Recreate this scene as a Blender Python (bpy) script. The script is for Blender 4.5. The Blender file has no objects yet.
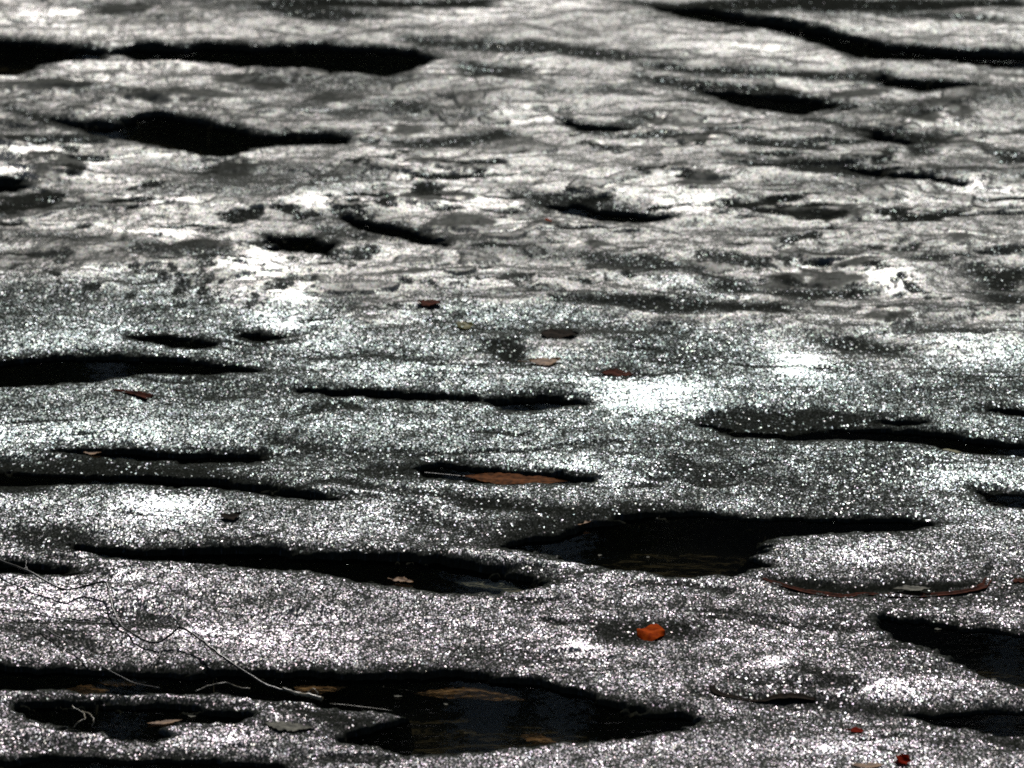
import bpy, math, random
import numpy as np
from mathutils import Vector

R = math.radians
random.seed(7)
scene = bpy.context.scene
COL = scene.collection

# ------------------------------------------------------------------ camera
CAM_H = 1.87
PITCH = R(22.0)
FPX = 512 / math.tan(R(6.25))
cam_d = bpy.data.cameras.new('camera')
cam = bpy.data.objects.new('camera', cam_d)
COL.objects.link(cam)
cam.location = (0, 0, CAM_H)
cam.rotation_euler = (R(90) - PITCH, 0, 0)
cam_d.sensor_width = 36
cam_d.lens = 18 / math.tan(R(6.25))
cam_d.clip_start = 0.05
cam_d.clip_end = 2000
cam_d.dof.use_dof = True
cam_d.dof.focus_distance = 4.55
cam_d.dof.aperture_fstop = 10.5
scene.camera = cam

sp, cp = math.sin(PITCH), math.cos(PITCH)


def at(px, py, z=0.0):
    """ground point (metres) traced from a measurement on the photograph"""
    u = (px - 512) / FPX
    v = -(py - 384) / FPX
    dx = u
    dy = cp + v * sp
    dz = -sp + v * cp
    t = (z - CAM_H) / dz
    return (dx * t, dy * t)


# ------------------------------------------------------------------ noise
def vn(x, y, seed):
    rng = np.random.RandomState(seed)
    T = rng.rand(256, 256).astype(np.float32)
    xi = np.floor(x).astype(np.int64)
    yi = np.floor(y).astype(np.int64)
    fx = (x - xi).astype(np.float32)
    fy = (y - yi).astype(np.float32)
    fx = fx * fx * fx * (fx * (fx * 6 - 15) + 10)
    fy = fy * fy * fy * (fy * (fy * 6 - 15) + 10)
    a = T[xi & 255, yi & 255]
    b = T[(xi + 1) & 255, yi & 255]
    c = T[xi & 255, (yi + 1) & 255]
    d = T[(xi + 1) & 255, (yi + 1) & 255]
    return (a + (b - a) * fx) * (1 - fy) + (c + (d - c) * fx) * fy


def fbm(x, y, sx, sy, seed, octv=4, gain=0.5):
    """value noise, feature size sx by sy metres, result about -1..1"""
    s, amp, tot = 0.0, 1.0, 0.0
    X = x / sx
    Y = y / sy
    for o in range(octv):
        s = s + amp * (vn(X + 37.3 * o, Y + 11.7 * o, seed + o) * 2 - 1)
        tot += amp
        amp *= gain
        X = X * 2.03
        Y = Y * 2.03
    return s / tot * 1.6


def gfbm(x, y, sx, sy, seed, octv=4, gain=0.5):
    X, Y = x / sx, y / sy
    a = fbm(X * .82 - Y * .57, X * .57 + Y * .82, 1, 1, seed, octv, gain)
    b = fbm(X * .34 + Y * .94, Y * .34 - X * .94, 1, 1, seed + 50, octv, gain)
    return (a + b) * .72


def sstep(a, b, x):
    t = np.clip((x - a) / (b - a), 0, 1)
    return t * t * (3 - 2 * t)


# ------------------------------------------------------------------ grid
ys = [at(512, py)[1] for py in np.arange(820, -46, -1.0)]
y0, y1 = ys[0], ys[-1]
near, step = [], 0.003
yy = y0
while yy > -6:
    step *= 1.22
    yy -= step
    near.append(yy)
far, step = [], 0.005
yy = y1
while yy < 60:
    step *= 1.2
    yy += step
    far.append(yy)
ys = np.array(near[::-1] + ys + far)
xs = list(np.arange(-0.86, 0.8601, 0.00165))
side, step, xx = [], 0.00165, 0.86
while xx < 60:
    step *= 1.22
    xx += step
    side.append(xx)
xs = np.array([-v for v in side[::-1]] + xs + side)
NX, NY = len(xs), len(ys)
GX, GY = np.meshgrid(xs, ys)          # shape NY, NX

# domain warp makes every traced edge ragged
WX = GX + 0.013 * gfbm(GX, GY, .06, .025, 900, 4, .6)
WY = GY + 0.0065 * gfbm(GX, GY, .05, .05, 910, 4, .6) + 0.0022 * fbm(GX, GY, .008, .008, 915, 2)


def poly_sd(poly, dy=0.0, margin=0.09, warp=1.0):
    """signed distance (metres, inside negative) to a traced outline"""
    P = np.array([at(a, b, .0042) for a, b in poly])
    P[:, 1] += dy
    lo, hi = P.min(0) - margin, P.max(0) + margin
    i0, i1 = np.searchsorted(xs, [lo[0] - .02, hi[0] + .02])
    j0, j1 = np.searchsorted(ys, [lo[1] - .02, hi[1] + .02])
    sl = (slice(j0, j1), slice(i0, i1))
    X = GX[sl] + (WX[sl] - GX[sl]) * warp
    Y = GY[sl] + (WY[sl] - GY[sl]) * warp
    d = np.full(X.shape, 1e9)
    inside = np.zeros(X.shape, bool)
    n = len(P)
    for k in range(n):
        ax, ay = P[k]
        bx, by = P[(k + 1) % n]
        ex, ey = bx - ax, by - ay
        t = np.clip(((X - ax) * ex + (Y - ay) * ey) / (ex * ex + ey * ey + 1e-12), 0, 1)
        d = np.minimum(d, (X - ax - t * ex) ** 2 + (Y - ay - t * ey) ** 2)
        cond = ((ay > Y) != (by > Y))
        xin = ax + (Y - ay) * ex / (ey if abs(ey) > 1e-12 else 1e-12)
        inside ^= cond & (X < xin)
    d = np.sqrt(d)
    return sl, np.where(inside, -d, d)


def paint(field, polys, a, b, amt=1.0, dy=0.0, warp=1.0):
    """field = max(field, amt) inside the outlines, fading over a..b metres"""
    for p in polys:
        sl, sd = poly_sd(p, dy, warp=warp)
        field[sl] = np.maximum(field[sl], amt * (1 - sstep(a, b, sd)))


POOLS = [
 [(-60,38),(0,41),(45,44),(90,50),(112,54),(105,61),(62,61),(35,67),(0,75),(-60,80)],
 [(112,56),(132,48),(182,50),(200,46),(260,48),(330,46),(420,52),(436,60),(424,69),(398,77),(350,76),(300,72),(262,69),(200,63),(150,61)],
 [(60,122),(120,126),(150,114),(172,116),(206,124),(226,129),(260,135),(350,137),(346,141),(275,146),(242,155),(222,157),(190,152),(150,147),(110,138)],
 [(-30,183),(14,184),(26,188),(16,192),(-30,194)],
 [(268,238),(300,236),(336,247),(328,254),(278,252)],
 [(345,216),(380,223),(432,239),(442,248),(424,245),(388,237),(360,227)],
 [(545,207),(580,207),(648,213),(664,218),(640,222),(580,220)],
 [(655,6),(700,10),(762,20),(832,33),(900,48),(960,53),(1080,58),(1080,71),(960,66),(880,60),(850,54),(800,38),(720,24),(680,17)],
 [(880,76),(920,81),(978,90),(922,92),(900,88)],
 [(705,90),(760,94),(805,99),(852,107),(810,114),(780,112),(735,104)],
 [(560,121),(585,125),(620,132),(590,133)],
 [(858,133),(885,138),(916,146),(900,147),(872,143)],
 [(840,170),(886,172),(893,178),(962,187),(892,183)],
 [(-40,364),(40,359),(110,357),(165,358),(198,364),(256,371),(250,374),(150,375),(90,383),(-40,386)],
 [(138,336),(165,337),(216,343),(206,347),(172,345)],
 [(236,332),(290,337),(266,340)],
 [(60,451),(110,452),(170,453),(266,456),(254,460),(200,460),(116,457)],
 [(-40,466),(60,474),(130,477),(205,481),(300,491),(338,500),(298,498),(180,488),(60,485),(-40,484)],
 [(285,391),(370,393),(466,399),(470,402),(380,400)],
 [(476,401),(530,397),(585,402),(592,406),(545,410),(505,409)],
 [(410,470),(450,464),(492,471),(584,480),(574,484),(500,486),(452,482)],
 [(560,538),(596,524),(640,514),(700,511),(760,518),(830,517),(900,520),(930,525),(900,531),(820,531),(775,536),(764,545),(744,554),(756,566),(720,574),(660,575),(612,570),(560,560),(500,549),(520,541)],
 [(700,424),(760,430),(830,428),(880,429),(940,434),(1070,450),(1070,460),(960,452),(900,443),(830,440),(740,432)],
 [(875,421),(925,422),(900,425)],
 [(975,410),(1060,412),(1060,418)],
 [(975,491),(1060,492),(1060,509),(990,503)],
 [(70,546),(110,550),(200,553),(270,552),(330,554),(380,559),(430,561),(500,573),(546,581),(538,589),(490,593),(430,592),(370,582),(320,572),(240,566),(160,562),(100,556)],
 [(-30,562),(20,566),(70,570),(94,575),(30,573),(-30,570)],
 [(-50,668),(60,671),(140,673),(250,673),(330,673),(450,675),(520,680),(568,690),(612,706),(662,715),(690,718),(672,734),(640,740),(560,744),(492,748),(482,752),(420,755),(372,748),(342,740),(356,734),(385,730),(410,725),(424,720),(404,714),(340,705),(280,702),(236,694),(100,693),(-50,691)],
 [(12,706),(60,703),(120,706),(190,708),(244,715),(240,721),(172,724),(150,738),(110,738),(70,729),(34,716)],
 [(-50,768),(40,760),(100,758),(200,759),(288,766),(300,775),(0,785)],
 [(885,617),(930,622),(980,630),(1070,634),(1070,692),(1010,684),(978,672),(962,666),(942,655),(905,642),(888,632)],
 [(905,713),(950,712),(1070,711),(1070,734),(985,731),(932,722)],
]
# wet dark strips without open water, leaf hollows with shade painted in: amount, outline
DARKS = [
 (.8, [(0,108),(60,120),(130,128),(220,128),(200,135),(120,140),(60,128)]),
 (.75, [(0,203),(32,200),(18,216),(0,220)]),
 (.8, [(250,4),(300,4),(342,16),(380,22),(330,24),(285,18)]),
 (.9, [(270,2),(500,3),(480,10),(300,10)]),
 (.9, [(625,4),(690,2),(850,0),(1024,0),(1024,6),(850,14),(700,12)]),
 (.7, [(860,14),(940,16),(1010,22),(950,22)]),
 (.75, [(395,40),(480,45),(560,48),(640,58),(680,62),(600,62),(500,54),(420,48)]),
 (.8, [(640,66),(760,72),(860,76),(980,90),(880,84),(780,78),(690,74)]),
 (.8, [(640,78),(720,84),(800,92),(790,100),(700,95)]),
 (.75, [(385,140),(440,142),(505,132),(512,138),(460,149),(400,148)]),
 (.7, [(465,68),(520,70),(515,82),(470,80)]),
 (.7, [(385,104),(430,103),(420,116),(395,114)]),
 (.85, [(840,125),(880,133),(940,140),(950,147),(890,148),(860,140)]),
 (.8, [(915,149),(935,150),(932,158),(916,158)]),
 (.8, [(780,164),(850,166),(900,175),(860,181),(800,175)]),
 (.7, [(800,168),(720,160),(760,166)]),
 (.8, [(995,155),(1024,154),(1024,168),(1000,165)]),
 (.6, [(120,244),(200,248),(245,258),(200,262),(140,256)]),
 (.55, [(0,236),(60,238),(110,245),(50,246)]),
 (.8, [(520,196),(570,200),(640,208),(560,212),(535,206)]),
 (.6, [(300,225),(345,228),(372,240),(330,238)]),
 (.8, [(690,268),(760,290),(870,292),(868,299),(800,300),(740,288)]),
 (.8, [(560,302),(660,300),(700,310),(780,313),(770,317),(640,312)]),
 (.7, [(575,255),(650,262),(700,270),(640,274),(590,268)]),
 (.85, [(683,300),(720,306),(780,308),(786,316),(700,312)]),
 (.85, [(975,268),(1024,272),(1024,290),(990,286)]),
 (.8, [(970,292),(1024,296),(1024,304),(985,302)]),
 (.75, [(825,342),(860,340),(908,348),(900,352),(850,352)]),
 (.8, [(538,335),(560,331),(580,337),(574,343),(550,343)]),
 (.85, [(487,345),(515,342),(524,362),(510,366),(490,360)]),
 (.7, [(590,370),(625,370),(645,378),(620,381),(595,376)]),
 (.5, [(300,355),(360,356),(430,362),(420,365),(350,362)]),
 (.75, [(270,440),(330,447),(320,452),(280,448)]),
 (.85, [(-20,460),(80,462),(180,466),(290,488),(180,486),(60,476),(-20,472)]),
 (.75, [(30,452),(140,458),(240,462),(200,476),(120,470),(40,462)]),
 (.8, [(0,484),(60,487),(40,496),(0,497)]),
 (.75, [(360,470),(420,462),(470,460),(500,470),(440,478),(380,478)]),
 (.85, [(400,492),(460,500),(540,508),(600,514),(640,516),(560,520),(480,512)]),
 (.8, [(680,420),(740,412),(830,410),(880,418),(880,430),(760,430)]),
 (.6, [(640,470),(720,466),(820,486),(890,488),(830,492),(700,480)]),
 (.8, [(480,548),(500,530),(560,516),(640,506),(700,510),(600,540),(560,560)]),
 (.6, [(115,615),(160,612),(170,628),(130,632)]),
 (.8, [(590,626),(640,622),(690,626),(690,638),(640,644),(600,640)]),
 (.95, [(766,577),(840,583),(960,583),(984,587),(930,591),(860,592),(800,587)]),
 (.75, [(730,682),(780,680),(840,684),(850,690),(760,690)]),
 (.75, [(800,668),(850,678),(852,692),(820,686)]),
 (.8, [(700,696),(830,700),(920,708),(900,712),(800,706)]),
 (.8, [(280,705),(340,712),(395,728),(350,736),(300,716)]),
 (.6, [(0,628),(60,632),(110,655),(60,648)]),
 (.6, [(390,495),(430,520),(500,535),(480,545),(400,520)]),
 (.75, [(0,534),(60,532),(100,548),(40,552)]),
 (.6, [(0,740),(60,745),(150,755),(300,762),(200,762),(40,756)]),
 (.75, [(990,735),(1024,738),(1024,750),(1000,746)]),
 (.6, [(940,738),(955,742),(948,748)]),
]
# smooth grey films / trapped bubbles
FILMS = [
 [(385,128),(410,125),(434,131),(420,138),(392,136)],
 [(418,224),(452,217),(490,229),(472,234),(430,231)],
 [(780,208),(830,206),(862,210),(856,220),(828,225),(795,219)],
 [(752,271),(800,279),(868,284),(866,292),(800,290),(768,284)],
 [(684,137),(728,138),(740,143),(725,148),(690,147)],
 [(400,203),(432,193),(462,192),(440,202),(408,208)],
 [(818,90),(850,92),(888,98),(868,103),(825,98)],
 [(415,163),(460,163),(452,170),(414,169)],
 [(212,166),(240,161),(258,170),(250,182),(222,178)],
 [(24,152),(52,152),(82,178),(70,188),(50,178),(30,162)],
 [(-10,143),(24,145),(20,151),(-10,150)],
 [(942,238),(965,238),(972,246),(955,252),(942,247)],
 [(95,5),(150,8),(120,20),(98,14)],
 [(178,246),(210,243),(232,252),(200,256)],
 [(900,105),(950,102),(975,116),(950,128),(900,125)],
 [(0,92),(100,82),(100,90),(0,96)],
 [(110,95),(180,94),(240,100),(160,106)],
 [(230,75),(290,80),(275,92),(220,88)],
 [(545,225),(530,232),(570,229)],
 [(635,118),(660,120),(672,130),(640,128)],
 [(305,100),(330,95),(362,98),(355,106),(320,107)],
 [(378,275),(400,272),(425,276),(400,282)],
 [(880,260),(840,262),(830,270),(870,272)],
 [(862,310),(900,315),(905,330),(870,328)],
 [(680,180),(710,182),(720,192),(690,195)],
 [(570,245),(600,244),(590,254)],
]
# sun glare painted in by leaned normals and raised gloss: x, y, half-width, half-height (photo px), strength
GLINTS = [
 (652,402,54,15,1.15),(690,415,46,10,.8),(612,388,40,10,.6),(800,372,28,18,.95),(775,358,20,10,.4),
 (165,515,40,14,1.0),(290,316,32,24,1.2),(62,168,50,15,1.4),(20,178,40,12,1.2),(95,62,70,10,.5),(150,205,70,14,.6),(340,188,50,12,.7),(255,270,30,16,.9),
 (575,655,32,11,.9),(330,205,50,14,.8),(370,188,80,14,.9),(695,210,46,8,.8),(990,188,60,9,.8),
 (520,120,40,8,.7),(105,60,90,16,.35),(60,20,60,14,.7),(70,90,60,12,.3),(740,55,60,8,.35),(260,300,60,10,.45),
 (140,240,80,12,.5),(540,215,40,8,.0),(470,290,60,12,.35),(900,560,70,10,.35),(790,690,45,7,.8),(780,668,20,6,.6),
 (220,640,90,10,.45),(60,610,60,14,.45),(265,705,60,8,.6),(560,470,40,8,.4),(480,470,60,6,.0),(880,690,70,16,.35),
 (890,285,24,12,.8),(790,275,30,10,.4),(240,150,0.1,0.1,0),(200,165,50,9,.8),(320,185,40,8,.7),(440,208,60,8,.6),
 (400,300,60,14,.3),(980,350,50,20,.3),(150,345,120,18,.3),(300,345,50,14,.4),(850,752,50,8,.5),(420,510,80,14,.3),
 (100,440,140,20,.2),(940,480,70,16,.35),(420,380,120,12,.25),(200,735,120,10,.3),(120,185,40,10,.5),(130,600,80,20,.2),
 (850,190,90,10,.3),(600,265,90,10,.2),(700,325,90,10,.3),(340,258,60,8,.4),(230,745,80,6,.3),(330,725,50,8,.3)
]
# image row height of ground (photo px), used to grade foam towards the far side
ROW = 384 + FPX * ((CAM_H * cp - GY * sp) / (CAM_H * sp + GY * cp))

pool = np.zeros(GX.shape)
dark = np.zeros(GX.shape)
film = np.zeros(GX.shape)
paint(pool, POOLS, -0.004, 0.003)
brk = gfbm(GX, GY, .06, .010, 930, 4, .6)
soft = np.zeros(GX.shape)
paint(soft, POOLS, -0.022, 0.0)
pool = pool * (1 - sstep(.30, .60, brk) * (1 - soft * .93) )
poolw = np.zeros(GX.shape)
paint(poolw, POOLS, -0.016, 0.020)
paint(dark, POOLS, -0.006, 0.022, .95, dy=0.004)
paint(dark, POOLS, -0.002, 0.005, .95)
for amt, p in DARKS:
    paint(dark, [p], -0.008, 0.022, amt)
def oval(p):
    a0, a1 = min(q[0] for q in p), max(q[0] for q in p)
    b0, b1 = min(q[1] for q in p), max(q[1] for q in p)
    tl = (p[-1][1] - p[0][1]) * 0
    return [((a0 + a1) / 2 + (a1 - a0) / 2 * math.cos(t * math.pi / 8) * (1 + .08 * math.sin(3 * t)),
             (b0 + b1) / 2 + (b1 - b0) / 2 * .85 * math.sin(t * math.pi / 8) + tl) for t in range(16)]


FILMS = [oval(p) for p in FILMS]
paint(film, FILMS, -0.006, 0.006, 1.0, warp=1.3)
film *= sstep(-1.1, -.35, fbm(GX, GY, .03, .03, 960, 3))
filmw = np.zeros(GX.shape)
paint(filmw, FILMS, -0.012, 0.014, 1.0, warp=1.3)
filmrim = np.clip(filmw - film, 0, 1)

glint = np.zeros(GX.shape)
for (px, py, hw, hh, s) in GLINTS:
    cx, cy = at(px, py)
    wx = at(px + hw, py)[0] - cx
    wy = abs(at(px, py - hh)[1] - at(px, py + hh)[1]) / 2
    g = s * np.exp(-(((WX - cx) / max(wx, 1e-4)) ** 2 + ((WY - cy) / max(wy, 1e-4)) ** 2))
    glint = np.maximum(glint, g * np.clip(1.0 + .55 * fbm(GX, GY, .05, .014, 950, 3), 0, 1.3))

# foam / slush that reads grey at the far side
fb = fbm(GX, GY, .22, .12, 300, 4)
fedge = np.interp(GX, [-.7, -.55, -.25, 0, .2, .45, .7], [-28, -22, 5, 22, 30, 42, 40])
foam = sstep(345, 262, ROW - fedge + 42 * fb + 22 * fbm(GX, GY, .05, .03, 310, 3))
# random dark specks, holes and streaks in the far half
n1 = gfbm(GX, GY, .055, .040, 400, 4, .55)
n2 = gfbm(GX, GY, .016, .020, 420, 3)
n3 = gfbm(GX, GY, .11, .022, 440, 4, .55)
band = np.exp(-((ROW - 205) / 130.0) ** 2) * sstep(30, 90, ROW)
dark = np.maximum(dark, band * .85 * sstep(.42, .72, n1 + .25 * n3))
dark = np.maximum(dark, band * .9 * sstep(.55, .85, n3))
sb = np.exp(-((ROW - 290) / 48.0) ** 2)
dark = np.maximum(dark, sb * .75 * sstep(.50, .85, n2 + .45 * n1))
# swell shading painted into the dark and glint masks, soft patches everywhere
sw = gfbm(GX, GY, .20, .075, 460, 4)
dark = np.maximum(dark, .48 * sstep(.2, 1.0, sw))
SX = GX + .05 * fbm(GX, GY, .14, .10, 970, 3)
SY = GY + .030 * fbm(GX, GY, .16, .12, 975, 3)
dark = np.maximum(dark, .72 * sstep(.45, .95, fbm(SX, SY, .15, .020, 465, 4, .55)) * (1 - .4 * foam))
glint = np.clip(glint + .18 * sstep(.15, .9, -sw), 0, 1)
glint = np.maximum(glint, .75 * filmrim * foam * sstep(-.5, .3, brk))  # bright rims painted round the films
glint *= (1 - .75 * dark) * (1 - film)

# ------------------------------------------------------------------ height
h = 0.0075 + 0.0030 * fbm(GX, GY, .30, .10, 500, 3) + 0.0016 * fbm(GX, GY, .13, .042, 520, 3, .45) + 0.0005 * fbm(GX, GY, .05, .016, 530, 2)
h += foam * (0.0026 * gfbm(GX, GY, .10, .06, 540, 3) + .0011 * gfbm(GX, GY, .035, .028, 545, 3) + .0013 * (1 - np.clip(np.abs(gfbm(WX, WY, .12, .075, 980, 3, .45)), 0, 1)) ** 5 * sstep(20, 130, ROW) + .0015)
h += 0.00035 * fbm(GX, GY, .009, .009, 560, 2)
h += 0.0022 * filmw
bl = gfbm(SX, SY, .062, .030, 985, 2, .4)
lens = sstep(.50, .72, bl)
ring = sstep(.36, .50, bl) * (1 - sstep(.50, .62, bl))
farz = foam * sstep(30, 110, ROW)
h += .0022 * farz * np.sqrt(np.clip(lens, 0, 1))
film = np.maximum(film, .6 * sstep(.46, .85, bl) * farz)
glint = np.clip(glint + .45 * ring * farz * sstep(-.2, .5, fbm(GX, GY, .08, .03, 986, 2)), 0, 1.3)  # highlight rings painted round the lenses
rim = poolw * (1 - pool)
h += 0.0008 * rim
h = h * (1 - .5 * poolw) - pool * 0.030
h -= 0.0022 * np.clip(dark - pool, 0, 1)
h = np.where(pool < .02, np.maximum(h, 0.0012), h)
fade = sstep(9, 30, np.hypot(GX, GY - 4.6))
h = h * (1 - fade) + .004 * fade

me = bpy.data.meshes.new('ground')
nv = NX * NY
co = np.empty((nv, 3), np.float32)
co[:, 0] = GX.ravel()
co[:, 1] = GY.ravel()
co[:, 2] = h.ravel()
idx = np.arange(nv).reshape(NY, NX)
q = np.stack([idx[:-1, :-1], idx[:-1, 1:], idx[1:, 1:], idx[1:, :-1]], -1).reshape(-1, 4)
nf = len(q)
me.vertices.add(nv)
me.vertices.foreach_set('co', co.ravel())
me.loops.add(nf * 4)
me.loops.foreach_set('vertex_index', q.ravel().astype(np.int32))
me.polygons.add(nf)
me.polygons.foreach_set('loop_start', np.arange(0, nf * 4, 4, dtype=np.int32))
me.polygons.foreach_set('use_smooth', np.ones(nf, bool))
me.update(calc_edges=True)
for nm, f in (('dark', dark), ('foam', foam), ('film', film), ('glint', glint), ('pool', pool), ('filmrim', filmrim),
              ('purple', sstep(430, 640, ROW))):
    at_ = me.attributes.new(nm, 'FLOAT', 'POINT')
    at_.data.foreach_set('value', f.ravel().astype(np.float32))
ground = bpy.data.objects.new('ground', me)
COL.objects.link(ground)
ground['kind'] = 'structure'


def ground_z(x, y):
    i = min(max(int(np.searchsorted(xs, x)), 1), NX - 1)
    j = min(max(int(np.searchsorted(ys, y)), 1), NY - 1)
    return float(h[j, i])


# ------------------------------------------------------------------ node helpers
class NT:
    def __init__(self, name):
        self.m = bpy.data.materials.new(name)
        self.m.use_nodes = True
        self.t = self.m.node_tree
        self.t.nodes.clear()
        self.out = self.t.nodes.new('ShaderNodeOutputMaterial')

    def n(self, typ, **kw):
        nd = self.t.nodes.new(typ)
        for k, v in kw.items():
            setattr(nd, k, v)
        return nd

    def link(self, a, b):
        self.t.links.new(a, b)

    def put(self, sock, v):
        if hasattr(v, 'is_output') or isinstance(v, bpy.types.NodeSocket):
            self.link(v, sock)
        else:
            sock.default_value = v

    def math(self, op, a, b=0.0, c=None, clamp=False):
        nd = self.n('ShaderNodeMath', operation=op, use_clamp=clamp)
        self.put(nd.inputs[0], a)
        self.put(nd.inputs[1], b)
        if c is not None:
            self.put(nd.inputs[2], c)
        return nd.outputs[0]

    def vmath(self, op, a, b=(0, 0, 0)):
        nd = self.n('ShaderNodeVectorMath', operation=op)
        self.put(nd.inputs[0], a)
        if op == 'SCALE':
            self.put(nd.inputs['Scale'], b)
        elif op != 'NORMALIZE':
            self.put(nd.inputs[1], b)
        return nd.outputs[0]

    def mix(self, f, a, b):
        nd = self.n('ShaderNodeMix', data_type='RGBA')
        self.put(nd.inputs[0], f)
        self.put(nd.inputs[6], a)
        self.put(nd.inputs[7], b)
        return nd.outputs[2]

    def mixf(self, f, a, b):
        nd = self.n('ShaderNodeMix', data_type='FLOAT')
        self.put(nd.inputs[0], f)
        self.put(nd.inputs[2], a)
        self.put(nd.inputs[3], b)
        return nd.outputs[0]

    def attr(self, name):
        return self.n('ShaderNodeAttribute', attribute_name=name).outputs['Fac']


# ------------------------------------------------------------------ ground material
g = NT('wet_granular_ground')
pos = g.n('ShaderNodeNewGeometry')
P = pos.outputs['Position']
N = pos.outputs['Normal']
Ps = g.vmath('MULTIPLY', P, (1.0, 0.55, 1.0))
aD, aF, aFi, aG, aP = (g.attr(k) for k in ('dark', 'foam', 'film', 'glint', 'pool'))
aRim = g.attr('filmrim')
aPu = g.attr('purple')


def voro(scale, coords):
    v = g.n('ShaderNodeTexVoronoi', feature='F1', voronoi_dimensions='2D')
    g.put(v.inputs['Vector'], coords)
    v.inputs['Scale'].default_value = scale
    return v.outputs['Color']


cA = voro(610, Ps)                       # grains
cB = voro(830, g.vmath('ADD', Ps, (3.1, 1.7, 0)))   # finer grains
nz = g.n('ShaderNodeTexNoise', noise_dimensions='3D')
g.put(nz.inputs['Vector'], Ps)
nz.inputs['Scale'].default_value = 260
nz.inputs['Detail'].default_value = 2
cN = nz.outputs['Color']
H5 = (0.5, 0.5, 0.5)
vA = g.vmath('SUBTRACT', cA, H5)
vB = g.vmath('SUBTRACT', cB, H5)
vN = g.vmath('SUBTRACT', cN, H5)
aF0 = aF
aF = g.math('MULTIPLY', aF0, g.math('SUBTRACT', 1.0, g.math('MULTIPLY', g.math('MULTIPLY_ADD', aD, 2.2, -.55, clamp=True), .8)))
# per-grain gate: a grain lies flat in the dark places
sepA = g.n('ShaderNodeSeparateColor')
g.put(sepA.inputs[0], cA)
ampA = g.mixf(aF, 0.42, 0.14)
ampB = g.math('MULTIPLY', g.mixf(aF, 0.24, 0.16), g.math('SUBTRACT', 1.0, g.math('MULTIPLY', aD, .9)))
ampN = g.math('MULTIPLY', g.mixf(aF, 0.30, 0.28), g.math('SUBTRACT', 1.0, g.math('MULTIPLY', aD, .85)))
keep = g.math('SUBTRACT', 1.0, g.math('MULTIPLY', aFi, .8))
off = g.vmath('ADD', g.vmath('ADD', g.vmath('SCALE', vA, ampA), g.vmath('SCALE', vB, ampB)), g.vmath('SCALE', vN, ampN))
mid = g.n('ShaderNodeTexNoise')
g.put(mid.inputs['Vector'], g.vmath('MULTIPLY', P, (.42, 1, 1)))
mid.inputs['Scale'].default_value = 60
mid.inputs['Detail'].default_value = 2.6
vM = g.vmath('MULTIPLY', g.vmath('SUBTRACT', mid.outputs['Color'], H5), (.6, 1, 0))
off = g.vmath('ADD', off, g.vmath('SCALE', vM, g.mixf(aF, .46, .62)))
off = g.vmath('SCALE', off, keep)
off = g.vmath('MULTIPLY', off, (1, 1, 0))
lean = g.n('ShaderNodeCombineXYZ')
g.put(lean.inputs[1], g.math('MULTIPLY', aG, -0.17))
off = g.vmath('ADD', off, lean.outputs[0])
nrm = g.vmath('NORMALIZE', g.vmath('ADD', N, off))
# colour
big = g.n('ShaderNodeTexNoise')
g.put(big.inputs['Vector'], g.vmath('MULTIPLY', P, (1, .5, 1)))
big.inputs['Scale'].default_value = 22
big.inputs['Detail'].default_value = 6
fine = g.n('ShaderNodeTexNoise')
g.put(fine.inputs['Vector'], Ps)
fine.inputs['Scale'].default_value = 420
fine.inputs['Detail'].default_value = 3
clus = g.n('ShaderNodeTexNoise')
g.put(clus.inputs['Vector'], Ps)
clus.inputs['Scale'].default_value = 75
clus.inputs['Detail'].default_value = 3
fc = g.math('MULTIPLY', g.mixf(fine.outputs['Fac'], 0.2, 1.7), g.mixf(big.outputs['Fac'], .3, 1.6))
base = g.mix(sepA.outputs[0], (0.014, 0.016, 0.012, 1), (0.060, 0.064, 0.057, 1))
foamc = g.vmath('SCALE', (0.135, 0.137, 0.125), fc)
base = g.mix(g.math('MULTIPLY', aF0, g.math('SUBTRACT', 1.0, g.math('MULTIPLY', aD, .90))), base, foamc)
base = g.mix(g.math('MULTIPLY', aFi, .85), base, g.vmath('SCALE', (0.062, 0.064, 0.056), fc))  # grey reflection of the films put into their base colour
base = g.mix(g.math('MULTIPLY', g.math('MULTIPLY', aRim, aF), .8), base, (0.02, 0.02, 0.018, 1))
base = g.mix(g.math('MULTIPLY', aD, .93), base, (0.0045, 0.005, 0.0035, 1))
base = g.mix(aP, base, (0.040, 0.034, 0.020, 1))
rough = g.mixf(g.math('MULTIPLY', sepA.outputs[0], sepA.outputs[0]), .22, .38)
rough = g.mixf(aF, rough, 0.40)
rough = g.mixf(aG, rough, .40)
dif = g.n('ShaderNodeBsdfDiffuse')
g.put(dif.inputs['Color'], base)
g.put(dif.inputs['Normal'], g.vmath('NORMALIZE', g.vmath('ADD', N, g.vmath('SCALE', off, .8))))
tintc = g.mix(aPu, g.mix(aF, (0.86, 1.0, 1.0, 1), (1.0, 1.0, .96, 1)), (0.985, 0.92, 1.0, 1))  # lens colour fringing put into the gloss tint: cyan midway, purple near
tint = g.mix(0.22, tintc, cB)
gls = g.n('ShaderNodeBsdfAnisotropic')
gls.distribution = 'BECKMANN'
g.put(gls.inputs['Color'], tint)
g.put(gls.inputs['Roughness'], rough)
g.put(gls.inputs['Normal'], nrm)
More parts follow.
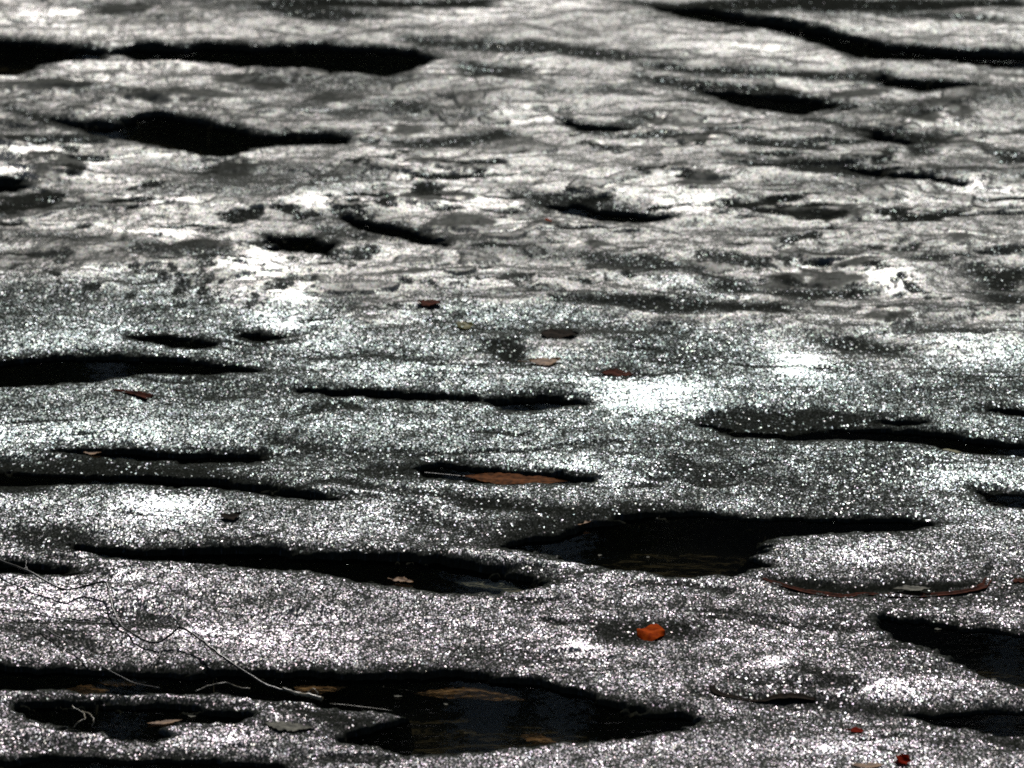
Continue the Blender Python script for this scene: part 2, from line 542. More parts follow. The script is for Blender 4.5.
# share of grains that mirror at all: fewer in dark places, clustered elsewhere
cl = g.math('MULTIPLY_ADD', clus.outputs['Fac'], 2.5, -0.90, clamp=True)
cl = g.mixf(aG, g.mixf(aF, cl, .8), 1.0)
dk = g.math('SUBTRACT', 1.0, aD)
wet = g.mixf(aF, g.math('GREATER_THAN', g.math('MULTIPLY', dk, 1.0), g.math('MULTIPLY', sepA.outputs[2], .97)), g.math('MULTIPLY', dk, dk))  # gate follows dark: wet strips and painted shade alike
amt = g.math('MULTIPLY', g.math('MULTIPLY', wet, cl), g.mixf(aF, 1.0, .60))
amt = g.math('MULTIPLY', amt, g.mixf(aD, 1.0, .45))
amt = g.math('MULTIPLY', amt, g.math('SUBTRACT', 1.0, g.math('MULTIPLY', aFi, .92)))
amt = g.math('MULTIPLY', amt, g.math('SUBTRACT', 1.0, aP))
amt = g.math('MULTIPLY', amt, g.mixf(aG, 1.0, 3.8))  # painted glare: gloss multiplied inside the glint mask
bs = g.n('ShaderNodeMixShader')
g.put(bs.inputs[0], g.math('MULTIPLY', amt, 0.064, clamp=True))
g.link(dif.outputs[0], bs.inputs[1])
g.link(gls.outputs[0], bs.inputs[2])
nrm2 = g.vmath('NORMALIZE', g.vmath('ADD', N, g.vmath('ADD', g.vmath('MULTIPLY', vB, (.62, .62, 0)), g.vmath('ADD', lean.outputs[0], g.vmath('MULTIPLY', vN, (.4, .4, 0))))))
gl2 = g.n('ShaderNodeBsdfAnisotropic')
gl2.distribution = 'BECKMANN'
gl2.inputs['Roughness'].default_value = .34
g.put(gl2.inputs['Normal'], nrm2)
g.put(gl2.inputs['Color'], g.mix(0.15, tintc, cA))
b2 = g.n('ShaderNodeMixShader')
g.put(b2.inputs[0], g.math('MULTIPLY', g.math('MULTIPLY', g.math('MULTIPLY', dk, g.math('MULTIPLY', dk, g.math('SUBTRACT', 1.0, aFi))), g.math('SUBTRACT', 1.0, aP)), g.mixf(aG, g.mixf(aF, .022, .012), .05)))
g.link(bs.outputs[0], b2.inputs[1])
g.link(gl2.outputs[0], b2.inputs[2])
g.link(b2.outputs[0], g.out.inputs[0])
me.materials.append(g.m)

# ------------------------------------------------------------------ water sheet
w = NT('pool_water')
geo = w.n('ShaderNodeNewGeometry')
wn = w.n('ShaderNodeTexNoise')
w.put(wn.inputs['Vector'], w.vmath('MULTIPLY', geo.outputs['Position'], (.45, 1.1, 1)))
wn.inputs['Scale'].default_value = 60
wn.inputs['Detail'].default_value = 4
bmp = w.n('ShaderNodeBump')
bmp.inputs['Strength'].default_value = 0.22
bmp.inputs['Distance'].default_value = 0.0012
w.put(bmp.inputs['Height'], wn.outputs['Fac'])
fr = w.n('ShaderNodeFresnel')
fr.inputs['IOR'].default_value = 1.33
w.put(fr.inputs['Normal'], bmp.outputs[0])
tr = w.n('ShaderNodeBsdfTransparent')
tr.inputs[0].default_value = (0.92, 0.90, 0.82, 1)
gl = w.n('ShaderNodeBsdfGlossy')
gl.inputs['Roughness'].default_value = 0.03
w.put(gl.inputs['Normal'], bmp.outputs[0])
mx = w.n('ShaderNodeMixShader')
w.put(mx.inputs[0], fr.outputs[0])
w.link(tr.outputs[0], mx.inputs[1])
w.link(gl.outputs[0], mx.inputs[2])
w.link(mx.outputs[0], w.out.inputs[0])


def sheet(name, x0, x1, ya, yb, z, mat):
    m = bpy.data.meshes.new(name)
    m.from_pydata([(x0, ya, z), (x1, ya, z), (x1, yb, z), (x0, yb, z)], [], [(0, 1, 2, 3)])
    m.materials.append(mat)
    o = bpy.data.objects.new(name, m)
    COL.objects.link(o)
    o['kind'] = 'structure'
    return o


sheet('water', -60, 60, -6, 60, 0.0, w.m)


# ------------------------------------------------------------------ wooded slope behind (what the dark water mirrors)
def simple_mat(name, c1, c2, scale, rough=.8, spec=.3):
    s = NT(name)
    ge = s.n('ShaderNodeNewGeometry')
    no = s.n('ShaderNodeTexNoise')
    s.put(no.inputs['Vector'], ge.outputs['Position'])
    no.inputs['Scale'].default_value = scale
    no.inputs['Detail'].default_value = 5
    rp = s.n('ShaderNodeMapRange')
    rp.inputs[1].default_value = .35
    rp.inputs[2].default_value = .65
    s.put(rp.inputs[0], no.outputs['Fac'])
    b = s.n('ShaderNodeBsdfPrincipled')
    s.put(b.inputs['Base Color'], s.mix(rp.outputs[0], c1, c2))
    b.inputs['Roughness'].default_value = rough
    b.inputs['Specular IOR Level'].default_value = spec
    s.link(b.outputs[0], s.out.inputs[0])
    return s.m


hx = np.linspace(-90, 90, 61)
hy = np.linspace(40, 100, 21)
HX, HY = np.meshgrid(hx, hy)
HZ = (HY - 40) * .95 + 2.2 * fbm(HX, HY, 18, 12, 700, 4) * sstep(40, 50, HY)
HZ = np.minimum(HZ, 36 + .1 * HY) - .02
v = [(float(a), float(b), float(c)) for a, b, c in zip(HX.ravel(), HY.ravel(), HZ.ravel())]
f = [(j * 61 + i, j * 61 + i + 1, (j + 1) * 61 + i + 1, (j + 1) * 61 + i) for j in range(20) for i in range(60)]
hm = bpy.data.meshes.new('hillside')
hm.from_pydata(v, [], f)
hm.materials.append(simple_mat('dark_leaf_litter', (.05, .045, .035, 1), (.11, .10, .07, 1), .8))
ho = bpy.data.objects.new('hillside', hm)
COL.objects.link(ho)
ho['kind'] = 'structure'

vv, ff, fm = [], [], []


def tube(vv, ff, pts, rads, seg=6):
    base = len(vv)
    n = len(pts)
    for k in range(n):
        p = Vector(pts[k])
        d = (Vector(pts[min(k + 1, n - 1)]) - Vector(pts[max(k - 1, 0)])).normalized()
        a = d.cross(Vector((0, 0, 1)))
        if a.length < 1e-3:
            a = Vector((1, 0, 0))
        a.normalize()
        b = d.cross(a).normalized()
        for s in range(seg):
            t = 2 * math.pi * s / seg
            vv.append(tuple(p + (a * math.cos(t) + b * math.sin(t)) * rads[k]))
    for k in range(n - 1):
        for s in range(seg):
            s2 = (s + 1) % seg
            ff.append((base + k * seg + s, base + k * seg + s2, base + (k + 1) * seg + s2, base + (k + 1) * seg + s))
    ff.append(tuple(base + s for s in range(seg))[::-1])
    ff.append(tuple(base + (n - 1) * seg + s for s in range(seg)))


rnd = random.Random(3)
for k in range(110):
    x = rnd.uniform(-34, 34)
    y = rnd.uniform(34, 60)
    z0 = max(0, (y - 40) * .95) - .3
    hh = min(rnd.uniform(12, 18), y * .66 - z0)
    c0 = len(ff)
    tube(vv, ff, [(x, y, z0), (x + rnd.uniform(-.3, .3), y, z0 + hh * .5), (x + rnd.uniform(-.5, .5), y, z0 + hh)], [.28, .18, .05], 5)
    fm += [0] * (len(ff) - c0)
    for q_ in range(150):
        t = rnd.uniform(.25, 1)
        rr = (1.1 - t) * 3.4
        c = Vector((x + rnd.gauss(0, rr * .5), y + rnd.gauss(0, rr * .5), z0 + hh * t))
        s = rnd.uniform(.25, .7)
        a = Vector((rnd.gauss(0, 1), rnd.gauss(0, 1), rnd.gauss(0, 1))).normalized() * s
        b = Vector((rnd.gauss(0, 1), rnd.gauss(0, 1), rnd.gauss(0, 1))).normalized() * s
        i = len(vv)
        vv += [tuple(c - a), tuple(c + b), tuple(c + a), tuple(c - b)]
        ff.append((i, i + 1, i + 2, i + 3))
        fm.append(1)
for (px_, wd) in ((480, .22), (505, .09), (562, .17), (1010, .10), (118, .10)):  # unseen pale posts added to mirror as sky gaps between the trees
    ux = (px_ - 512) / FPX
    c0 = len(ff)
    tube(vv, ff, [(ux * 33, 30, -.1), (ux * 33 + .02, 30, 6), (ux * 33 - .01, 30, 15.5)], [wd * 1.3, wd * 1.2, wd * .7], 8)
    fm += [2] * (len(ff) - c0)
wm = bpy.data.meshes.new('woodland')
wm.from_pydata(vv, [], ff)
wm.materials.append(simple_mat('bark_dark', (.03, .025, .02, 1), (.06, .05, .04, 1), 3))
wm.materials.append(simple_mat('foliage_dark', (.09, .11, .05, 1), (.19, .19, .11, 1), 1))
wm.materials.append(simple_mat('sky_gap_pale', (.7, .76, .8, 1), (.85, .88, .9, 1), 3))
wm.polygons.foreach_set('material_index', np.array(fm, np.int32))
wo = bpy.data.objects.new('woodland', wm)
COL.objects.link(wo)
wo['kind'] = 'stuff'
wo['label'] = 'far off dark wood standing on the slope beyond the wet ground'
wo['category'] = 'wood'


# ------------------------------------------------------------------ things
def leaf_mat(name, c1, c2, rough=.45, spec=.4, trans=.35):
    s = NT(name)
    ge = s.n('ShaderNodeTexCoord')
    no = s.n('ShaderNodeTexNoise')
    s.put(no.inputs['Vector'], ge.outputs['Object'])
    no.inputs['Scale'].default_value = 160
    no.inputs['Detail'].default_value = 6
    rp = s.n('ShaderNodeMapRange')
    rp.inputs[1].default_value = .38
    rp.inputs[2].default_value = .62
    s.put(rp.inputs[0], no.outputs['Fac'])
    vein = s.attr('vein')
    c = s.mix(rp.outputs[0], c1, c2)
    c = s.mix(s.math('MULTIPLY', vein, .45), c, tuple(min(1, x * 1.5 + .02) for x in c2[:3]) + (1,))
    b = s.n('ShaderNodeBsdfPrincipled')
    s.put(b.inputs['Base Color'], c)
    b.inputs['Roughness'].default_value = rough
    b.inputs['Specular IOR Level'].default_value = spec
    t = s.n('ShaderNodeBsdfTranslucent')
    s.put(t.inputs[0], c)
    m = s.n('ShaderNodeMixShader')
    m.inputs[0].default_value = trans
    s.link(b.outputs[0], m.inputs[1])
    s.link(t.outputs[0], m.inputs[2])
    bp = s.n('ShaderNodeBump')
    bp.inputs['Strength'].default_value = .5
    bp.inputs['Distance'].default_value = .0006
    s.put(bp.inputs['Height'], no.outputs['Fac'])
    s.put(b.inputs['Normal'], bp.outputs[0])
    s.link(m.outputs[0], s.out.inputs[0])
    return s.m


M = dict(
    orange=leaf_mat('orange_leaf', (.26, .028, .001, 1), (.46, .065, .002, 1), .8, .02, .4),
    red=leaf_mat('red_leaf', (.12, .006, .002, 1), (.24, .016, .004, 1), .8, .02, .35),
    brown=leaf_mat('brown_leaf', (.045, .018, .007, 1), (.13, .048, .016, 1), .8, .02, .15),
    sunk=leaf_mat('sunk_leaf', (.16, .08, .028, 1), (.30, .18, .08, 1), .8, .05, .1),
    sunkp=leaf_mat('sunk_pale_leaf', (.22, .22, .16, 1), (.34, .33, .25, 1), .8, .05, .1),
    pale=leaf_mat('pale_leaf', (.06, .06, .045, 1), (.20, .19, .15, 1), .7, .1),
    tan=leaf_mat('tan_leaf', (.12, .06, .03, 1), (.36, .22, .12, 1), .6, .15),
    dbrown=leaf_mat('dark_brown_leaf', (.008, .007, .005, 1), (.022, .015, .010, 1), .8, .02, .1),
    redb=leaf_mat('red_brown_leaf', (.025, .010, .006, 1), (.08, .024, .014, 1), .8, .02, .15),
    twig=leaf_mat('twig_bark', (.010, .008, .006, 1), (.035, .028, .018, 1), .36, .32, 0),
    stalk=leaf_mat('dry_stalk', (.07, .06, .04, 1), (.20, .17, .11, 1), .4, .5, 0),
    dark_stem=leaf_mat('dark_stem', (.012, .012, .009, 1), (.04, .035, .03, 1), .5, .3, 0),
    olive=leaf_mat('olive_leaf', (.10, .10, .03, 1), (.20, .18, .06, 1), .6, .2),
)


def tag(o, label, cat, group=None):
    o['label'] = label
    o['category'] = cat
    if group:
        o['group'] = group
    return o


def leaf(name, label, px, py, wpx, hpx, mat, lift=.001, rot=0.0, shape='ovate', curl=.25, seed=1,
         stalk=True, z=None, tip=.0, group=None, cat='leaf', stand=0.0):
    """a leaf whose footprint covers wpx by hpx photo pixels; rot in degrees turns it on the ground"""
    rn = random.Random(seed * 13 + 5)
    zz = 0.006 if z is None else max(z, 0)
    ax, ay = at(px - wpx / 2, py, zz)
    bx, by = at(px + wpx / 2, py, zz)
    L = bx - ax
    W = abs(at(px, py - hpx / 2, zz)[1] - at(px, py + hpx / 2, zz)[1])
    cx, cy = (ax + bx) / 2, (ay + by) / 2
    nu, nvv = 36, 14
    verts, faces, vein = [], [], []
    ph = [rn.uniform(0, 6.28) for _ in range(6)]
    edge = []
    for sd_ in (0, 1):
        e, v0 = [], 0.0
        for i in range(37):
            v0 = v0 * .72 + rn.gauss(0, .11)
            if rn.random() < .05:
                v0 -= .30
            e.append(max(.45, min(1.2, 1 + v0)))
        edge.append(e)
    bend = rn.uniform(-.5, .5)
    for i in range(nu + 1):
        u = i / nu
        if shape == 'ovate':
            wd = math.sin(math.pi * u ** .8) ** .75 * (1 - .12 * u)
        elif shape == 'lance':
            wd = math.sin(math.pi * u) ** .9
        elif shape == 'lobed':
            wd = math.sin(math.pi * u ** .9) ** .6 * (.72 + .28 * abs(math.sin(u * 9.5 + ph[0])))
        else:
            wd = math.sin(math.pi * (.04 + .94 * u)) ** .55 * (.93 + .07 * math.sin(u * 9 + ph[0]))
        ser = 1 + .05 * ((u * 17 + ph[5]) % 1.0) + .03 * math.sin(u * 23 + ph[1])
        for j in range(nvv + 1):
            vv_ = j / nvv * 2 - 1
            x = (u - .5) * L
            asym = (1 + .12 * math.sin(u * 4 + ph[2]) * (1 if vv_ > 0 else -1)) * (edge[0 if vv_ > 0 else 1][i] if shape != 'dome' else 1.0)
            y = vv_ * W / 2 * wd * ser * asym + (tip + bend) * W * (math.sin(u * 3.1) - .5) * .6
            zc = curl * W * (abs(vv_) ** 2) * .13 * (1 + .5 * math.sin(u * 5 + ph[3]))
            zc += .02 * W * math.sin(u * 8 + ph[4]) + .012 * W * math.sin(vv_ * 5 + u * 9)
            zc += curl * L * .06 * (2 * u - 1) ** 2
            zc += .6 * stand * (vv_ + 1) / 2
            sv = abs(((u * 7 - abs(vv_) * 1.6) % 1.0) - .5)
            ve = max(0, 1 - abs(vv_) * 9) + (max(0, 1 - sv * 10) * .5)
            zc -= .0003 * min(1, ve)
            verts.append((x, y, zc))
            vein.append(min(1, ve))
    for i in range(nu):
        for j in range(nvv):
            a = i * (nvv + 1) + j
            faces.append((a, a + nvv + 1, a + nvv + 2, a + 1))
    m = bpy.data.meshes.new(name)
    m.from_pydata(verts, [], faces)
    m.polygons.foreach_set('use_smooth', np.ones(len(faces), bool))
    a_ = m.attributes.new('vein', 'FLOAT', 'POINT')
    a_.data.foreach_set('value', np.array(vein, np.float32))
    m.materials.append(M[mat])
    o = bpy.data.objects.new(name, m)
    COL.objects.link(o)
    if z is None:
        z = max(ground_z(cx, cy), .0) + lift
    o.location = (cx, cy, z)
    o.rotation_euler = (0, 0, R(rot))
    sm = m.copy() if False else None
    if stalk:
        v2, f2 = [], []
        l2 = L * rn.uniform(.22, .35)
        tube(v2, f2, [(-L / 2 + .04 * L, 0, .0002), (-L / 2 - l2 * .5, W * .05, .0008), (-L / 2 - l2, W * .14, .0005)],
             [.0006, .0005, .0007], 6)
        ms = bpy.data.meshes.new('stalk')
        ms.from_pydata(v2, [], f2)
        ms.materials.append(M['twig' if mat in ('dbrown', 'brown', 'sunk') else mat])
        os_ = bpy.data.objects.new('stalk', ms)
        COL.objects.link(os_)
        os_.parent = o
    if label:
        tag(o, label, cat, group)
    return o


def world_path(pts, lifts, sub=5, wob=.0006, seed=0):
    """smooth 3-D path over the ground from traced points"""
    rn = random.Random(seed)
    P3 = []
    for (a, b), l in zip(pts, lifts):
        x, y = at(a, b, .006 + l)
        gz = max(ground_z(x + ox, y + oy) for ox in (-.008, 0, .008) for oy in (-.008, 0, .008))
        P3.append(Vector((x, y, max(gz, 0) + .0012 + l)))
    out = []
    n = len(P3)
    for k in range(n - 1):
        p0, p1, p2, p3 = P3[max(k - 1, 0)], P3[k], P3[k + 1], P3[min(k + 2, n - 1)]
        for s in range(sub):
            t = s / sub
            q_ = .5 * ((2 * p1) + (-p0 + p2) * t + (2 * p0 - 5 * p1 + 4 * p2 - p3) * t * t + (-p0 + 3 * p1 - 3 * p2 + p3) * t ** 3)
            out.append(q_ + Vector((rn.gauss(0, wob), rn.gauss(0, wob), abs(rn.gauss(0, wob * .5)))))
    out.append(P3[-1])
    return out


def stem_mesh(name, pts, lifts, r0, r1, mat, seed=0, wob=.0005, org=None, sub=5):
    path = world_path(pts, lifts, sub, wob, seed)
    org = org or path[0].copy()
    n = len(path)
    rn = random.Random(seed + 99)
    rad = []
    r0, r1 = r0 * .85, r1 * .85
    for k in range(n):
        r = r0 + (r1 - r0) * k / (n - 1)
        if k % sub == 0:
            r *= 1.35                    # buds and nodes
        rad.append(r * rn.uniform(.88, 1.12))
    v2, f2 = [], []
    tube(v2, f2, [p - org for p in path], rad, 7)
    m = bpy.data.meshes.new(name)
    m.from_pydata(v2, [], f2)
    m.polygons.foreach_set('use_smooth', np.ones(len(f2), bool))
    m.materials.append(M[mat])
    o = bpy.data.objects.new(name, m)
    COL.objects.link(o)
    return o, org


def ribbon(name, pts, widths, mat, lift=.001, cup=.5, seed=0, fray=.1):
    """a long dry strip (bark, rolled leaf): cupped cross-section with thickness"""
    path = world_path(pts, [lift] * len(pts), 6, .0004, seed)
    org = path[0].copy()
    n = len(path)
    rn = random.Random(seed)
    v2, f2, ve = [], [], []
    c = 9
    for k in range(n):
        t = k / (n - 1) * (len(widths) - 1)
        i = min(int(t), len(widths) - 2)
        wd = (widths[i] + (widths[i + 1] - widths[i]) * (t - i)) * rn.uniform(1 - fray, 1 + fray)
        d = (path[min(k + 1, n - 1)] - path[max(k - 1, 0)])
        d.z = 0
        d.normalize()
        s = Vector((-d.y, d.x, 0))
        for j in range(c):
            q_ = j / (c - 1) * 2 - 1
            up = cup * wd * (q_ * q_)
            v2.append(tuple(path[k] - org + s * q_ * wd / 2 + Vector((0, 0, up))))
            ve.append(max(0, 1 - abs(q_) * 6) * .6)
    for k in range(n - 1):
        for j in range(c - 1):
            a = k * c + j
            f2.append((a, a + c, a + c + 1, a + 1))
    m = bpy.data.meshes.new(name)
    m.from_pydata(v2, [], f2)
    m.polygons.foreach_set('use_smooth', np.ones(len(f2), bool))
    a_ = m.attributes.new('vein', 'FLOAT', 'POINT')
    a_.data.foreach_set('value', np.array(ve, np.float32))
    m.materials.append(M[mat])
    o = bpy.data.objects.new(name, m)
    COL.objects.link(o)
    o.location = org - Vector((0, 0, .0026))
    so = o.modifiers.new('thickness', 'SOLIDIFY')
    so.thickness = .0005
    return o


# --- leaves on the surface
leaf('leaf', 'bright orange leaf lying in its own small dark hollow, the largest orange one', 651, 635, 28, 17, 'orange',
     rot=0, shape='dome', curl=-.7, seed=3, lift=.0045, stalk=False)
leaf('leaf', 'small flat red leaf, next one up from the crumpled red leaf at the bottom', 857, 732, 14, 5, 'red', seed=5, rot=-4, curl=.2, stand=.0012, lift=.001)
leaf('leaf', 'dark red leaf standing up crumpled at the very bottom edge', 903, 764, 13, 9, 'red', seed=6, rot=30, curl=.8, stand=.003, shape='lobed', lift=.001)
leaf('leaf', 'long narrow russet leaf filling a dark slit of water', 514, 479, 108, 11, 'brown', seed=8, rot=-7, shape='lance', curl=.1, z=.0022)
leaf('leaf', 'tiny orange scrap of leaf far back among the grey foam', 548, 227, 8, 4, 'orange', seed=9, stalk=False, stand=.001)
leaf('leaf', 'pale tan curled leaf beside a dark notch in the glitter', 545, 365, 32, 6, 'tan', seed=10, rot=4, shape='lance', curl=.5, stand=.002)
leaf('leaf', 'cream and tan curled leaf at the rim of the widest dark pool', 574, 522, 34, 6, 'tan', seed=11, rot=-8, shape='lance', curl=.6, z=.005)
leaf('leaf', 'narrow pinkish brown leaf scrap floating at the end of the long dark channel', 403, 581, 22, 5, 'tan', seed=12, rot=-12, shape='lobed', curl=.6, z=.002)
leaf('leaf', 'small reddish brown leaf pressed into pale foam', 429, 306, 24, 6, 'redb', seed=13, rot=-10, shape='lobed', curl=.3, lift=.001, stalk=False)
leaf('leaf', 'dark oval leaf lying flat just above the tan curled leaf', 560, 338, 38, 10, 'dbrown', seed=14, rot=-6, shape='ovate', curl=.25, stalk=False)
leaf('leaf', 'dull purple brown leaf beside the brightest patch of glitter', 618, 375, 34, 7, 'redb', seed=15, rot=-8, shape='lobed', curl=.3, stalk=False)
leaf('leaf', 'small olive leaf scrap in the glitter', 465, 326, 16, 9, 'olive', seed=16, rot=30, shape='lobed', curl=.5, stalk=False)
leaf('leaf', 'little dark leaf lying flat right of the bright glitter patch', 231, 520, 20, 6, 'dbrown', seed=17, rot=12, curl=.5, stand=.0015)
leaf('leaf', 'pale leaf piece tucked against the long rolled leaf', 912, 589, 38, 5, 'pale', seed=18, rot=2, shape='lance', curl=.3, stalk=False, lift=.003)
leaf('leaf', 'bleached flat leaf lying at the tip of the twig', 288, 728, 52, 9, 'pale', seed=19, rot=-14, shape='lance', curl=.15, lift=.0006, stalk=False)
leaf('leaf', 'pale scrap of leaf at the rim of the thin dark line of water', 92, 449, 18, 3, 'tan', seed=20, rot=0, shape='lance', curl=.3, stalk=False)
leaf('leaf', 'small brown leaf scrap cut by the right edge', 1020, 583, 16, 5, 'redb', seed=21, rot=0, shape='lobed', curl=.3, stalk=False)
leaf('leaf', 'narrow buff scrap of leaf floating in the twin pool beside the lower channel', 165, 722, 36, 3.2, 'tan', seed=22, rot=14, shape='lance', curl=.2, z=.0012, stalk=False)
leaf('leaf', 'yellowish sliver of leaf at the bottom edge', 868, 767, 34, 5, 'tan', seed=23, rot=0, shape='lance', curl=.2, stalk=False)
leaf('leaf', 'olive brown leaf half buried in the right hand bank', 947, 448, 36, 6, 'olive', seed=24, rot=-6, shape='lance', curl=.2, stalk=False)
# --- leaves lying under the clear water
UW = -.0045
leaf('sunken_leaf', 'long olive grey leaf slanting under water in the middle channel', 493, 583, 84, 9, 'sunkp', seed=31, rot=-22, shape='lance', curl=.0, z=UW, stalk=False)
leaf('sunken_leaf', 'rounded brown leaf under water in the lower channel, left of the twig', 82, 688, 56, 13, 'sunk', seed=32, rot=14, curl=.0, z=UW)
leaf('sunken_leaf', 'thin pale brown leaf under water touching the top bank of the lower channel', 122, 678, 50, 7, 'sunk', seed=33, rot=2, shape='lance', curl=.0, z=UW, stalk=False)
leaf('sunken_leaf', 'rusty brown leaf under water just beyond the tip of the twig', 320, 684, 54, 9, 'sunk', seed=34, rot=2, curl=.0, z=UW)
leaf('sunken_leaf', 'large tan pointed leaf under water in the big lower pool', 470, 691, 116, 12, 'sunk', seed=35, rot=-9, shape='lance', curl=.0, z=UW)
leaf('sunken_leaf', 'short tan leaf under water at the near bank of the big lower pool', 540, 735, 46, 10, 'sunk', seed=36, rot=-28, shape='lance', curl=.0, z=UW, stalk=False)
leaf('sunken_leaf', 'brown leaf under water at the far left end of the upper channel', 24, 488, 60, 6, 'sunk', seed=37, rot=-4, shape='lance', curl=.0, z=UW, stalk=False)

# --- floating scraps on the dark water
SC = [(192,716,'buff scrap of leaf floating close to the inner corner of the lower left pool',12),
      (398,696,'first white fleck floating left of the big sunken tan leaf',12),
      (374,677,'white fleck floating by the far bank of the big lower pool',12),
      (765,630-0,'',0),
      (938,629,'white fleck floating in the right hand pool',10),
      (600,555,'white fleck floating in the near left end of the widest dark pool',6),
      (648,557,'tiny white fleck near the middle of the widest dark pool',5),
      (994,679,'white fleck by the near bank of the right hand pool',8),
      (446,704,'tiny pale fleck under the sunken tan leaf',6)]
for k, (a, b, lab, wd) in enumerate(SC):
    if wd:
        leaf('leaf_scrap', lab, a, b, wd * .75, 1.8, 'pale', seed=60 + k, rot=random.uniform(-8, 8), shape='lobed', curl=.3,
             z=.0012, stalk=False, cat='scrap')

# --- the forked twig
main = [(-40,548),(0,562),(28,574),(62,593),(85,591),(107,588),(112,606),(120,625),(138,640),(156,645),(170,638),(181,631),
        (205,646),(230,664),(268,681),(300,689),(318,695)]
lift = [.010,.010,.012,.006,.004,.010,.007,.003,.003,.004,.008,.013,.011,.008,.004,.002,.001]
tw = bpy.data.objects.new('twig', None)
COL.objects.link(tw)
tw.empty_display_size = .01
st, org = stem_mesh('stem', main, lift, .0011, .0014, 'twig', 1)
tw.location = org
st.parent = tw
for k, (pts, li, r) in enumerate([
    ([(181,631),(176,624),(171,617)], [.013,.018,.024], .0009),
    ([(107,588),(111,583),(114,579)], [.010,.013,.016], .0007),
    ([(28,574),(26,566),(27,558)], [.012,.015,.019], .0006),
    ([(26,573),(27,562),(33,548),(44,534)], [.012,.016,.022,.03], .0005),
    ([(156,645),(160,655),(158,662)], [.004,.002,.001], .0009),
    ([(112,612),(106,611),(98,609)], [.006,.007,.009], .0006)]):
    s_, _ = stem_mesh('side_shoot', pts, li, r, r * .55, 'twig', 10 + k, org=org, sub=4)
    s_.parent = tw
bk, _ = stem_mesh('broken_end', [(283,684),(296,689),(308,695),(322,698)], [.004,.0035,.002,.001], .0013, .0024, 'stalk', 30, org=org)
bk.parent = tw
tag(tw, 'thin forked brown twig running down to the lower channel with a pale frayed end', 'twig')


def stemthing(name, label, pts, lifts, r0, r1, mat, seed, cat='stem', wob=.0004):
    o, org = stem_mesh(name, pts, lifts, r0, r1, mat, seed, wob)
    o.location = org
    tag(o, label, cat)
    return o


stemthing('dry_stem', 'upper of two thin dark stems running level to the bend of the forked twig',
          [(-30,603),(0,606),(30,608),(60,612),(100,611),(114,612)], [.004]*6, .0007, .0005, 'dark_stem', 41)
stemthing('dry_stem', 'lower of two thin dark stems running level to the bend of the forked twig',
          [(-30,612),(0,614),(40,618),(72,624),(108,627)], [.004]*5, .0008, .0005, 'dark_stem', 42)
stemthing('dry_stem', 'thin dark stem slanting from the left edge down into the lower channel',
          [(40,628),(60,640),(78,652),(96,664),(130,677),(160,690)], [.004,.004,.004,.003,.002,.001], .0008, .0005, 'dark_stem', 43)
stemthing('dry_stem', 'fine pale arched stalk over the lower channel under the forked twig',
          [(196,694),(208,688),(225,684),(240,683),(250,684)], [.001,.004,.006,.005,.003], .0006, .0007, 'stalk', 44)
stemthing('dry_stem', 'pale little hooked stalk, the right one of a pair in the lower left pool',
          [(82,707),(90,710),(94,715),(92,722)], [.002,.005,.005,.001], .0006, .0006, 'stalk', 45)
stemthing('dry_stem', 'pale little hooked stalk, the left one of a pair in the lower left pool',
          [(72,705),(82,708),(85,714),(80,719),(73,723)], [.001,.004,.005,.003,.001], .0006, .0006, 'stalk', 46)
stemthing('dry_stem', 'small curled tendril beside the frayed end of the twig',
          [(308,687),(314,684),(317,688),(319,694)], [.004,.008,.006,.001], .0006, .0006, 'stalk', 47)
stemthing('dry_stem', 'hair thin pale stem lying across the water left of the big lower pool',
          [(330,699),(360,702),(392,706)], [.001,.001,.001], .0004, .0004, 'stalk', 48)
stemthing('dry_stem', 'short dark stick poking out above the long grey foam mound',
          [(440,202),(455,197),(467,191)], [.001,.004,.010], .0010, .0007, 'dark_stem', 49, 'stick')

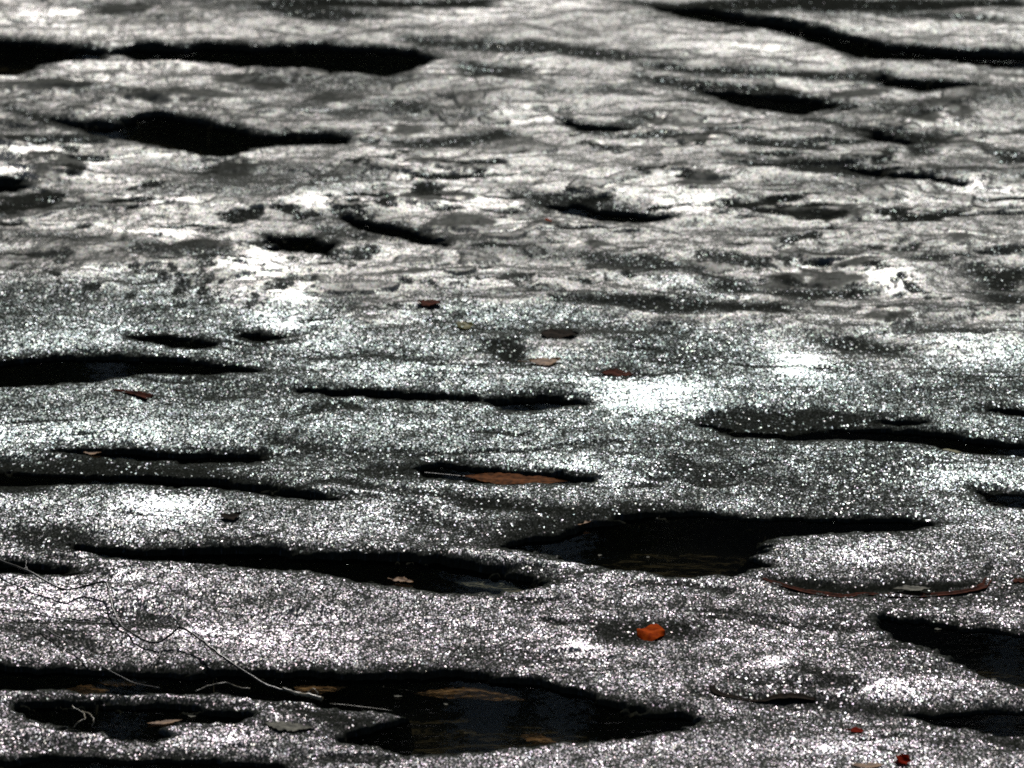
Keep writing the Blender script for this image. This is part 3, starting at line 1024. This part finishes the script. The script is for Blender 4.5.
# --- rolled leaves / bark
o = ribbon('rolled_leaf', [(763,578),(785,584),(815,590),(845,594),(865,591),(890,593),(930,592),(965,590),(983,586),(990,577)],
           [.003,.006,.008,.009,.004,.007,.009,.006,.010,.005], 'redb', .0005, .16, 71, .22)
tag(o, 'long thin rolled red brown leaf along the near edge of a dark slit', 'leaf')
o = ribbon('rolled_leaf', [(712,685),(716,693),(738,698),(762,700),(775,698),(795,697),(815,699)],
           [.004,.006,.005,.003,.009,.011,.004], 'dbrown', .0003, .15, 72, .2)
tag(o, 'dark brown rolled leaf lying under a bright strip of glitter, lower right', 'leaf')
o = ribbon('rolled_leaf', [(112,391),(124,394),(137,398),(150,402)], [.002,.006,.010,.012], 'redb', .001, .25, 73)
tag(o, 'dark red brown rolled leaf widening to a blunt end, left of centre', 'leaf')

# ------------------------------------------------------------------ light
SUN_EL, SUN_AZ = R(41), R(1.5)
world = bpy.data.worlds.new('World')
scene.world = world
world.use_nodes = True
wt = world.node_tree
bg = wt.nodes['Background']
sky = wt.nodes.new('ShaderNodeTexSky')
sky.sky_type = 'NISHITA'
sky.sun_disc = False
sky.sun_elevation = SUN_EL
sky.sun_rotation = SUN_AZ
wt.links.new(sky.outputs[0], bg.inputs[0])
bg.inputs[1].default_value = 0.05
sd = bpy.data.lights.new('sun', 'SUN')
sd.energy = 4.2
sd.angle = R(.5)
sd.color = (1, .97, .93)
so = bpy.data.objects.new('sun', sd)
COL.objects.link(so)
sdir = Vector((math.sin(SUN_AZ) * math.cos(SUN_EL), math.cos(SUN_AZ) * math.cos(SUN_EL), math.sin(SUN_EL)))
so.rotation_euler = (-sdir).to_track_quat('-Z', 'Y').to_euler()
so.location = (0, 10, 12)

scene.view_settings.view_transform = 'Standard'
scene.view_settings.look = 'None'
scene.view_settings.exposure = 0
scene.view_settings.gamma = 1
scene.cycles.use_denoising = False
scene.cycles.pixel_filter_type = 'BLACKMAN_HARRIS'
scene.cycles.filter_width = 1.7
scene.cycles.max_bounces = 6
scene.cycles.transparent_max_bounces = 8
